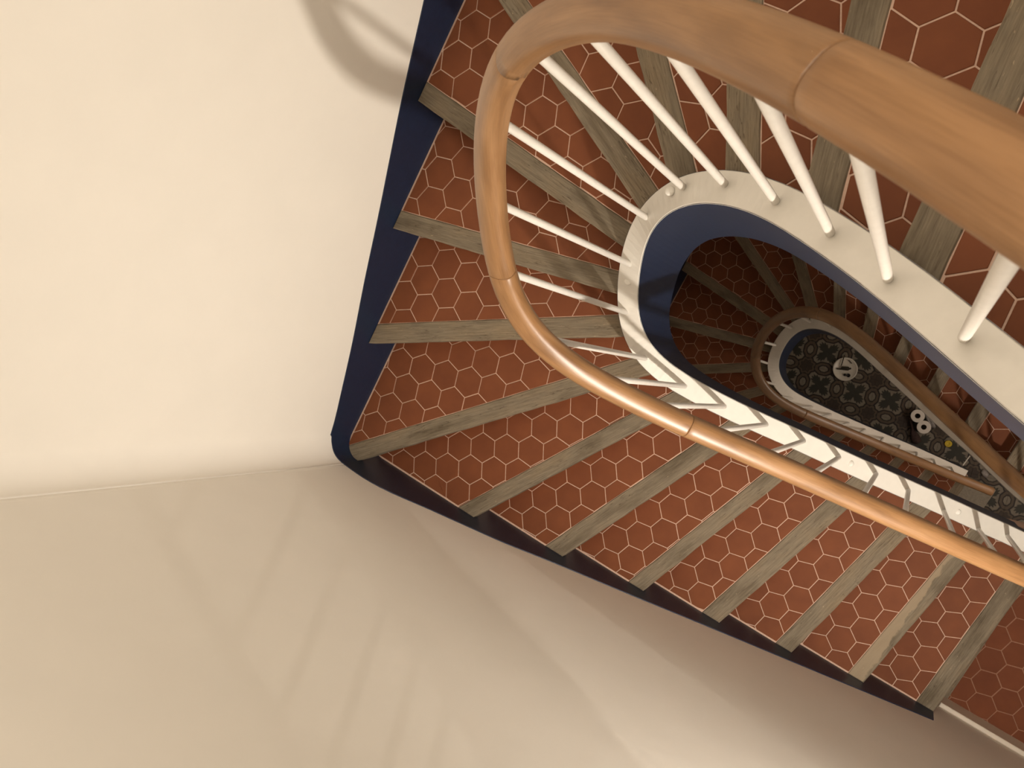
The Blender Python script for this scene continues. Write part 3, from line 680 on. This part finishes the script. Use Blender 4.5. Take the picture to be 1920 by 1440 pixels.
def flight(root, d, z0, P, O, first, last, phases, dk):
    for k in range(first, last + 1):
        z = z0 - RISE * k
        p, dv, wd = line(d, k); up_n = Vector((dv.y, -dv.x))            # up_n points upstream
        pq, dq, _ = line(d, k - 1); upq = Vector((dq.y, -dq.x))
        stone = (dk == 'lo' and k == 16)
        # riser face of the step above, tucked 25 mm behind its nosing
        c_back = upq.dot(pq) + 0.025
        c_front = up_n.dot(p)
        walls = list(WALLS)
        # bed polygon: outer side from the walls, inner side along the centre line
        far = 3.5
        # only the outward half of the wedge between the two lines
        tin = inner_t(p, dv, P, O, k, 0.0); tiq = inner_t(pq, dq, P, O, k - 1, 0.0)
        a0 = p + dv * tin + up_n * 0.022; a1 = p + dv * far + up_n * 0.022
        b0 = pq + dq * tiq + upq * 0.03; b1 = pq + dq * far + upq * 0.03
        poly = [(a0.x, a0.y), (a1.x, a1.y), (b1.x, b1.y), (b0.x, b0.y)]
        if area(poly) < 0: poly = poly[::-1]
        for wq in walls: poly = clip(poly, *wq)
        cx = sum(q[0] for q in poly) / len(poly); cy = sum(q[1] for q in poly) / len(poly)
        if stone:
            sp = [(p + dv * -0.10), (p + dv * 0.9), (pq + dq * 0.9 + upq * 0.03), (pq + dq * -0.10 + upq * 0.03)]
            st = [(q.x, q.y) for q in sp]
            if area(st) < 0: st = st[::-1]
            for wq in walls: st = clip(st, *wq)
            o = mesh_obj('step', *prism(st, 0.0, z, 0.006), 'stone', root, (cx, cy, z)); o['label'] = 'plain grey stone bottom step'
            continue
        bed = mesh_obj('step', *prism(poly, z - RISE - 0.05, z - 0.0018), 'grout', root, (cx, cy, z))
        # nosing
        ti = inner_t(p, dv, P, O, k, (HW_U if dk == 'up' else HW_L) - 0.012) - 0.02
        to = ray_hit(p, dv, walls); tb = ray_hit(p + up_n * wd, dv, walls)
        n0 = p + dv * ti; n1 = p + dv * (max(to, tb) + 0.02)
        strip = rough_strip(n0, n1, wd, up_n, k * 7 + (3 if dk == 'up' else 5))
        if area(strip) < 0: strip = strip[::-1]
        for wq in walls: strip = clip(strip, *wq)
        ang = math.atan2(dv.y, dv.x)
        nz = mesh_obj('nosing', *prism(strip, z - 0.038, z + 0.0015, 0.003), 'oak_worn' if (dk == 'up' and k == 14) else 'oak', bed, (n0.x, n0.y, z), ang)
        nz['label'] = 'oak nosing trodden pale along its back half' if (dk == 'up' and k == 14) else 'weathered grey oak nosing'
        # tiles
        rot = ang
        ph = phases.get(str(k))
        if ph is None:
            m_ = p + dv * (ti + 0.35) + up_n * (wd + 0.055); ph = (m_.x, m_.y)
        planes = [(-up_n.x, -up_n.y, -(c_front + wd + 0.002)), (upq.x, upq.y, c_back)]
        planes += [(nx, ny, c - 0.007) for nx, ny, c in walls]
        planes.append((-dv.x, -dv.y, -(dv.dot(p) + min(ti, dv.dot(pq + dq * tiq - p)) - 0.06)))
        lay(bed, z, rot, ph, planes, P, O)
    return

base_u = (0.0, 0.0, G['zland'])
upper = thing('staircase', 'upper flight of winding stairs with terracotta hexagon tiles and grey oak nosings', 'staircase', base_u)
lower = thing('staircase', 'lower, dimmer flight of winding stairs seen down through the well, ending on the patterned floor', 'staircase', (0, 0, 0))
flight(upper, G['up'], G['zup0'], SU, OU, -3, 15, G['phu'], 'up')
flight(lower, G['lo'], G['zlo0'], SL, OL, -3, 16, G['phl'], 'lo')

FH = np.array(G['fh'])
def stringer(root, P, O, hw, cap_label, zmin):
    n = len(P); fh = np.interp(P[:, 2], FH[:, 0], FH[:, 1])
    rnd = random.Random(3)
    V, F = [], []
    capV, capF = [], []
    for i in range(n):
        x, y, k, z = P[i]; ox, oy = O[i]; zb = max(zmin, z - fh[i])
        for e, zz in ((-hw, z - 0.003), (-hw, zb), (hw, zb), (hw, z - 0.003)): V.append((x + ox * e, y + oy * e, zz))
        j1, j2 = rnd.uniform(0, 0.0012), rnd.uniform(0, 0.0012)
        for e, zz in ((-hw - 0.0006, z - 0.005 - j1), (-hw + 0.0025, z), (hw - 0.0025, z), (hw + 0.0006, z - 0.005 - j2)):
            capV.append((x + ox * e, y + oy * e, zz))
    for arr in (F, capF):
        for i in range(n - 1):
            for c in range(4):
                d_ = (c + 1) % 4; arr.append((4 * i + c, 4 * i + d_, 4 * i + 4 + d_, 4 * i + 4 + c))
        arr.append((0, 3, 2, 1)); e = 4 * (n - 1); arr.append((e, e + 1, e + 2, e + 3))
    o0 = (P[0, 0], P[0, 1], P[0, 3])
    s = mesh_obj('stringer', V, F, 'blue', root, o0); s['label'] = 'dark blue painted inner stringer'
    fix_normals(s)
    c = mesh_obj('stringer_cap', capV, capF, 'white', s, o0); c['label'] = cap_label
    fix_normals(c)
    return s
SU_C = SU[SU[:, 0] < 0.74]
st_u = stringer(upper, SU, OU, HW_U, 'white painted top of the stringer', 0)
st_l = stringer(lower, SL, OL, HW_L, 'white painted top of the stringer', 0.0)
for x, y, z in G['caps']:
    v, f = lathe([(0.0115, -0.006), (0.0115, 0.0015), (0.008, 0.0035), (0.003, 0.0042)], (x, y, z), 16)
    mesh_obj('screw_cap', v, f, 'white', st_u, (x, y, z), smooth=True)

# ------------------------------------------------------------------ railings
PROF = []
for i in range(28):
    t = 2 * PI * i / 28
    cx_, cz_ = math.cos(t), math.sin(t)
    x = math.copysign(abs(cx_) ** 0.80, cx_); z = math.copysign(abs(cz_) ** 0.86, cz_)
    q = 1.0
    dg = math.degrees(t) % 360
    if 198 <= dg <= 212 or 328 <= dg <= 342: q = 0.90      # quirk under the grip
    PROF.append((x * q, z * q))
def rail_section(root, P, w, hh, m_='beech'):
    T = np.gradient(P[:, [0, 1, 3]], axis=0); T /= np.linalg.norm(T, axis=1)[:, None]
    n = len(P); V, F, UV = [], [], []; m = len(PROF); L = 0
    for i in range(n):
        t = Vector(T[i]); s = Vector((t.y, -t.x, 0)).normalized(); u = s.cross(t); u = u if u.z > 0 else -u
        if i: L += float(np.linalg.norm(P[i, [0, 1, 3]] - P[i - 1, [0, 1, 3]]))
        sc = 0.97 if i in (0, n - 1) else 1.0
        c = Vector(P[i, [0, 1, 3]])
        for a, (px, pz) in enumerate(PROF):
            q = c + s * px * w * 0.5 * sc + u * pz * hh * 0.5 * sc; V.append(tuple(q)); UV.append((L, abs(a - m / 2) / m))
    for i in range(n - 1):
        for a in range(m):
            b = (a + 1) % m; F.append((i * m + a, i * m + b, (i + 1) * m + b, (i + 1) * m + a))
    F.append(tuple(range(m - 1, -1, -1))); F.append(tuple((n - 1) * m + a for a in range(m)))
    mid = P[n // 2]
    o = mesh_obj('handrail_section', V, F, m_, root, (mid[0], mid[1], mid[3]), smooth=True, uv=UV)
    return fix_normals(o)
def cut_rail(root, P, cuts, w, hh, m_='beech'):
    ks = P[:, 2]; e = [-99] + cuts + [99]
    for a, b in zip(e[:-1], e[1:]):
        sel = [i for i in range(len(P)) if a <= ks[i] < b]
        if len(sel) > 2:
            Q = P[sel].copy()
            def at(k):
                return [float(np.interp(k, ks, P[:, c])) for c in range(4)]
            if a > -99 and Q[0, 2] - a > 1e-3: Q = np.vstack([at(a + 0.0025), Q])
            if b < 99 and b - Q[-1, 2] > 1e-3: Q = np.vstack([Q, at(b - 0.0025)])
            # short end pieces so only the last millimetres are eased
            e0 = Q[0] + (Q[1] - Q[0]) * min(0.5, 0.0015 / max(1e-4, np.linalg.norm(Q[1, :2] - Q[0, :2])))
            e1 = Q[-1] + (Q[-2] - Q[-1]) * min(0.5, 0.0015 / max(1e-4, np.linalg.norm(Q[-2, :2] - Q[-1, :2])))
            Q = np.vstack([Q[:1], e0, Q[1:-1], e1, Q[-1:]])
            rail_section(root, Q, w, hh, m_)
AU = np.array([(-6, .87), (0, .851), (.6, .856), (1.1, .853), (2.2, .864), (2.8, .877), (3.3, .884), (5.5, .882), (6.2, .889), (7, .913),
               (8.4, .941), (9.6, .963), (10.8, .969), (11.3, .963), (12, .973), (12.6, .998), (13.1, 1.012), (13.6, 1.02), (16, 1.02)])
RU = SU.copy(); RU[:, 3] += np.interp(RU[:, 2], AU[:, 0], AU[:, 1])
RU = smooth(RU, 10)
rl = np.array(G['rl'])
# lower rail starts where the upper one ends in the turn
q0 = RU[-1]; r0 = rl[0]
turn = []
for i, (x, y) in enumerate(arc[5:]):
    s_ = (i + 0.5) / 7; turn.append((x, y, -4.6 + s_ * (r0[2] + 4.6), q0[3] * (1 - s_) + r0[3] * s_))
dl = rl[-1, :2] - rl[-4, :2]; dl /= np.linalg.norm(dl)
tail = [(rl[-1, 0] + dl[0] * q, rl[-1, 1] + dl[1] * q, rl[-1, 2] + q / .22, rl[-1, 3] - 0.5 * q) for q in (0.03, 0.06, 0.09, 0.12)]
RL = smooth(resample(np.array(turn + [tuple(p) for p in rl] + tail), 0.02), 8)
rail_u = thing('stair_railing', 'polished beech handrail on thin white rods round the upper flight, sweeping close past the camera', 'railing', (0, 0, G['zland']))
rail_l = thing('stair_railing', 'shade-coloured beech handrail loop with white rods deep in the well, round the lower flight', 'railing', (0, 0, 0))
cut_rail(rail_u, RU, [0.1, 3.05, 6.4, 9.85], 0.0605, 0.052)
cut_rail(rail_l, RL, [1.9, 6.4, 9.7], 0.058, 0.050, 'beech_shaded')
def rail_z(P, x, y):
    i = int(np.hypot(P[:, 0] - x, P[:, 1] - y).argmin()); return P[i, 3], P[i]
def on_line(P, k):
    return [float(np.interp(k, P[:, 2], P[:, c])) for c in (0, 1, 3)]
def balusters(root, pts, RP, r):
    for x, y, z in pts:
        zt, q = rail_z(RP, x, y)
        o = mesh_obj('baluster', *rod((x, y, z - 0.004), (x + 0.75 * (q[0] - x), y + 0.75 * (q[1] - y), zt - 0.014), r, 14), 'rod', root, (x, y, z))
        for p in o.data.polygons: p.use_smooth = len(p.vertices) == 4
bu = [(b[0], b[1], b[2]) for b in G['bu']]
for k in (-1.15, -1.75, -2.35, -2.95): bu.append(tuple(on_line(SU, k)))
for k in (14.85, 15.5): bu.append(tuple(on_line(SU, k)))
balusters(rail_u, bu, RU, 0.0084)
bl = [(b[0], b[1], b[2]) for b in G['bl']]
dist = np.r_[0, np.cumsum(np.linalg.norm(np.diff(SL[:, :2], axis=0), axis=1))]
i0 = int(np.hypot(SL[:, 0] - bl[0][0], SL[:, 1] - bl[0][1]).argmin()); s0 = dist[i0]
for i in range(1, 11):
    s_ = s0 - 0.134 * i
    if s_ > 0.15: bl.append(tuple(float(np.interp(s_, dist, SL[:, c])) for c in (0, 1, 3)))
balusters(rail_l, bl, RL, 0.0082)

# ------------------------------------------------------------------ painted plinths up the walls
def plinth(name, pts, Q, m='blue', depth=0.42):
    """pts: (x, y, ztop) along the tread-end plane"""
    P = [Vector((a, b)) for a, b, _ in pts]
    V, F = [], []; n = len(pts)
    for (a, b, z), p, q in zip(pts, P, Q):
        V += [(p.x, p.y, z - 0.003), (p.x, p.y, z - depth), (q.x, q.y, z - depth), (q.x, q.y, z)]
    for i in range(n - 1):
        for c in range(4):
            d_ = (c + 1) % 4; F.append((4 * i + c, 4 * i + d_, 4 * i + 4 + d_, 4 * i + 4 + c))
    F.append((0, 3, 2, 1)); e = 4 * (n - 1); F.append((e, e + 1, e + 2, e + 3))
    o = mesh_obj(name, V, F, m, None, (pts[0][0], pts[0][1], pts[0][2] - depth))
    return struct(fix_normals(o))
AB = np.array([(-5, .08), (4.4, .076), (5, .086), (6, .094), (6.5, .101), (7, .096), (7.6, .092), (7.85, .085), (8.0, .10), (8.15, .142), (8.3, .166), (8.5, .174),
               (8.75, .145), (9.1, .133), (9.5, .140), (10, .113), (10.7, .110), (12, .100), (13, .105), (16, .107)])
def wall_ks(d, ks_):
    r = []
    for k in ks_:
        p, dv, wd = line(d, k); t = ray_hit(p, dv, WALLS); q = p + dv * t; r.append((k, q.x, q.y))
    return r
def plinths(d, z0, kmax, tagname):
    W = wall_ks(d, range(4, kmax + 1))
    left = [(k, y) for k, x, y in W if abs(x - W1X) < 1e-4]; front = [(k, x) for k, x, y in W if abs(x - W1X) >= 1e-4]
    kc = 7.93
    lk = [3.0] + [k for k, y in left] + [kc]; ly = [YB] + [y for k, y in left] + [C0.y]
    fk = [kc] + [k for k, x in front]; fx = [C0.x] + [x for k, x in front]
    o1 = []
    for y in list(np.linspace(YB, pa.y, 40)):
        k = np.interp(-y, [-q for q in ly], lk); o1.append((W1X, y, k))
    kA = o1[-1][2]; kB = float(np.interp(pb.x, fx, fk)); na = len(arcp) - 1
    for i, a in enumerate(arcp):
        q = (a.x, a.y, kA + (kB - kA) * i / na)
        if 0 < i <= 12: o1.append(q)
        if 12 <= i < na: o2 = [q] if i == 12 else o2 + [q]
    for x in list(np.linspace(pb.x, fx[-1], 60)):
        o2.append((x, w2y(x), np.interp(x, fx, fk)))
    zt = lambda k: z0 - RISE * k + float(np.interp(k, AB[:, 0], AB[:, 1]))
    A1 = np.array([(x, y, zt(k)) for x, y, k in o1]); A2 = np.array([(x, y, zt(k)) for x, y, k in o2])
    full = np.vstack([A1, A2[1:]]); zz = full[:, 2].copy()
    for _ in range(3): zz[1:-1] = 0.25 * zz[:-2] + 0.5 * zz[1:-1] + 0.25 * zz[2:]
    full[:, 2] = zz; m = len(A1)
    Q = off_out([Vector((a, b)) for a, b, _ in full], GAP + 0.004)
    plinth('baseboard_left', [tuple(q) for q in full[:m]], Q[:m]); plinth('baseboard_front', [tuple(q) for q in full[m - 1:]], Q[m - 1:])
plinths(G['up'], G['zup0'], 15, 'up')
plinths(G['lo'], G['zlo0'], 15, 'lo')

# ------------------------------------------------------------------ landings
ZL = G['zland']
def landing(name, z, x0, tiles):
    poly = [(x0 - 0.02, -1.14), (XR, -1.1), (XR, YB), (x0 - 0.02, YB)]
    o = struct(mesh_obj(name, *prism(poly, z - 0.22, z - 0.0010), 'wornjoint', None, (x0, 0, z - 0.22)))
    return o
lo_ld = landing('floor', ZL, 0.69, True)
up_ld = landing('floor', D0 - 0.79, 0.76, False)
rotL = math.radians(18.9)
pl = [(N2[0], N2[1], D2 - 0.004), (-1, 0, -0.70), (0, 1, YB - 0.01), (1, 0, XR - 0.01)]
lay(lo_ld, ZL, rotL, G['phu']['16'], pl, xr=(0.6, 1.55), yr=(-1.3, -0.35), m='landing_tile')
rest = []
lay(lo_ld, ZL, rotL, G['phu']['16'], pl, xr=(0.6, 1.55), yr=(-0.35, 1.3), joined=rest)
lay(lo_ld, ZL, rotL, G['phu']['16'], pl, xr=(1.55, 2.4), yr=(-1.3, 1.3), joined=rest)
o = mesh_obj('floor_tiles', *merge(rest), 'landing_tile', lo_ld, (1.2, 0.3, ZL)); o['kind'] = 'stuff'
rest = []
lay(up_ld, D0 - 0.79, 0.3, (1.0, 0.2), [(N2[0], N2[1], D2 - 0.004), (-1, 0, -0.84), (0, 1, YB - 0.01), (1, 0, XR - 0.01)], xr=(0.7, 2.4), joined=rest)
o = mesh_obj('floor_tiles', *merge(rest), 'tile', up_ld, (1.2, 0.3, D0 - 0.79)); o['kind'] = 'stuff'
for par, z, x in ((up_ld, D0 - 0.79, 0.735), (lo_ld, ZL, 0.672)):
    strip = [(x, -1.1), (x + 0.068, -1.1), (x + 0.068, YB - 0.01), (x, YB - 0.01)]
    q = mesh_obj('nosing', *prism(strip, z - 0.038, z + 0.0015, 0.003), 'oak', par, (x, -1.1, z), 0.0)
    q.data.transform(Matrix.Rotation(-PI / 2, 4, 'Z')); q.rotation_euler = (0, 0, PI / 2)
# cream skirting of the landing along the front wall
xs = list(np.linspace(0.705, XR - 0.01, 12))
bb = [(x, w2y(x) + GAP * 0) for x in xs]
inner = [(x, w2y(x) + 0.017) for x in xs]
poly = bb + inner[::-1]
struct(mesh_obj('baseboard_landing', *prism([(a, b - GAP) if i < 12 else (a, b) for i, (a, b) in enumerate(poly)], ZL - 0.001, ZL + 0.118, 0.003), 'board', None, (0.705, -1.09, ZL)))

# ------------------------------------------------------------------ odds and ends on the ground floor
def P3(x, y, z=0.0): return (x, y, z)
cx, cy = G['it']['dish']
v, f = lathe([(0.060, 0.0), (0.064, 0.006), (0.094, 0.022), (0.100, 0.028), (0.0985, 0.030), (0.088, 0.0235), (0.060, 0.012), (0.010, 0.011)], (cx, cy, 0), 40)
tag(mesh_obj('round_dish', v, f, 'dish', None, (cx, cy, 0), smooth=True), 'round white dish with dark twigs in it, lying on the patterned floor', 'dish')
def dpt(dx, dy, z): return (cx + dx, cy + dy, z)
it = G['it']
v, f = merge([rod((*it['tw1'][0], 0.030), (*it['tw1'][1], 0.034), 0.015, 12, 0.017), rod((*it['tw2'][0], 0.028), (*it['tw2'][1], 0.032), 0.006, 8),
              rod((*it['tw3'][0], 0.036), (*it['tw3'][1], 0.042), 0.010, 8, 0.008)])
tag(mesh_obj('driftwood', v, f, 'dark', None, (*it['tw1'][0], 0.03)), 'dark knobbly piece of driftwood lying across the round white dish', 'driftwood')
v, f = rod((*it['st1'][0], 0.034), (*it['st1'][1], 0.052), 0.0042, 8)
tag(mesh_obj('twig', v, f, 'dark', None, (*it['st1'][0], 0.03)), 'longer thin dark twig sticking out over the far rim of the white dish', 'twig')
v, f = rod((*it['st2'][0], 0.030), (*it['st2'][1], 0.026), 0.0034, 8)
tag(mesh_obj('twig', v, f, 'dark', None, (*it['st2'][0], 0.026)), 'short dark twig lying alone near the rim of the white dish', 'twig')
bx, by = it['blk']
v, f = lathe([(0.008, 0.0), (0.015, 0.006), (0.0165, 0.016), (0.012, 0.025), (0.009, 0.024), (0.004, 0.016)], (bx, by, 0.0115), 14)
v2, f2 = lathe([(0.006, 0.0), (0.011, 0.005), (0.011, 0.015), (0.006, 0.020)], (bx - 0.028, by - 0.009, 0.0115), 12)
tag(mesh_obj('black_bead', *merge([(v, f)]), 'black', None, (bx, by, 0.0115), smooth=True), 'larger shiny black bead in the white dish below the driftwood', 'bead')
tag(mesh_obj('black_bead', v2, f2, 'black', None, (bx - 0.028, by - 0.009, 0.0115), smooth=True), 'smaller black bead touching the larger one in the white dish', 'bead')
def roll(c, label):
    x, y = c
    t = thing('paper_roll', label, 'paper roll', (x, y, 0), 'paper rolls standing on the ground floor')
    prof_o, n = 0.053, 32
    v, fcs = [], []
    for r, z in ((0.021, 0.0), (prof_o - .002, 0.0), (prof_o, 0.003), (prof_o, 0.096), (prof_o - .003, 0.099), (0.021, 0.099)):
        for i in range(n):
            a = 2 * PI * i / n; v.append((x + r * math.cos(a), y + r * math.sin(a), z))
    for k in range(6):
        for i in range(n):
            j = (i + 1) % n; k2 = (k + 1) % 6; fcs.append((k * n + i, k * n + j, k2 * n + j, k2 * n + i))
    o = mesh_obj('paper', v, fcs, 'paper', t, (x, y, 0), smooth=False); fix_normals(o)
    v, fcs = [], []
    for r, z in ((0.0208, 0.001), (0.0208, 0.0985), (0.0195, 0.0985), (0.0195, 0.001)):
        for i in range(n):
            a = 2 * PI * i / n; v.append((x + r * math.cos(a), y + r * math.sin(a), z))
    for k in range(4):
        for i in range(n):
            j = (i + 1) % n; k2 = (k + 1) % 4; fcs.append((k * n + i, k * n + j, k2 * n + j, k2 * n + i))
    o = mesh_obj('core', v, fcs, 'core', t, (x, y, 0)); fix_normals(o)
roll(it['r1'], 'white paper roll on the floor, the one nearer the round dish')
roll(it['r2'], 'white paper roll on the floor, the one nearer the yellow cap')
def lump(name, pts, h, m, label, cat, seed):
    """soft crumpled heap over a plan outline"""
    rnd = random.Random(seed); n = len(pts)
    cxm = sum(p[0] for p in pts) / n; cym = sum(p[1] for p in pts) / n
    V, F = [], []
    rings = ((1.0, 0.0), (1.0, 0.25), (0.82, 0.75), (0.5, 1.0), (0.2, 0.9))
    for s_, z in rings:
        for p in pts:
            V.append((cxm + (p[0] - cxm) * s_ * rnd.uniform(.94, 1.04), cym + (p[1] - cym) * s_ * rnd.uniform(.94, 1.04), h * z * rnd.uniform(.8, 1.1) if z else 0))
    for k in range(len(rings) - 1):
        for i in range(n):
            j = (i + 1) % n; F.append((k * n + i, k * n + j, (k + 1) * n + j, (k + 1) * n + i))
    F.append(tuple(range(n - 1, -1, -1))); F.append(tuple((len(rings) - 1) * n + i for i in range(n)))
    o = mesh_obj(name, V, F, m, None, (cxm, cym, 0), smooth=True)
    return tag(o, label, cat)
lump('plastic_wrapper', it['film'], 0.07, 'greycloth', 'crumpled grey plastic wrapper beside the two white paper rolls', 'wrapper', 2)
lump('cloth_bag', it['bag'], 0.06, 'brownbag', 'dark plum brown cloth bag slumped on the floor beside the paper rolls', 'bag', 5)
lump('dust_cloth', it['rag'], 0.03, 'greycloth', 'pale grey crumpled rag on the floor by the foot of the lower handrail', 'rag', 8)
yx, yy = it['yel']
v, f = lathe([(0.026, 0.0), (0.028, 0.003), (0.028, 0.012), (0.025, 0.016), (0.013, 0.016), (0.011, 0.011), (0.003, 0.010)], (yx, yy, 0), 28)
tag(mesh_obj('bottle_cap', v, f, 'yellow', None, (yx, yy, 0)), 'small round yellow cap on the dark patterned floor', 'cap')
v, f = rod((*it['wst'][0], 0.006), (*it['wst'][1], 0.006), 0.005, 10)
tag(mesh_obj('white_stick', v, f, 'rod', None, (*it['wst'][0], 0.0)), 'thin white stick lying on the floor near the end of the lower stringer', 'stick')
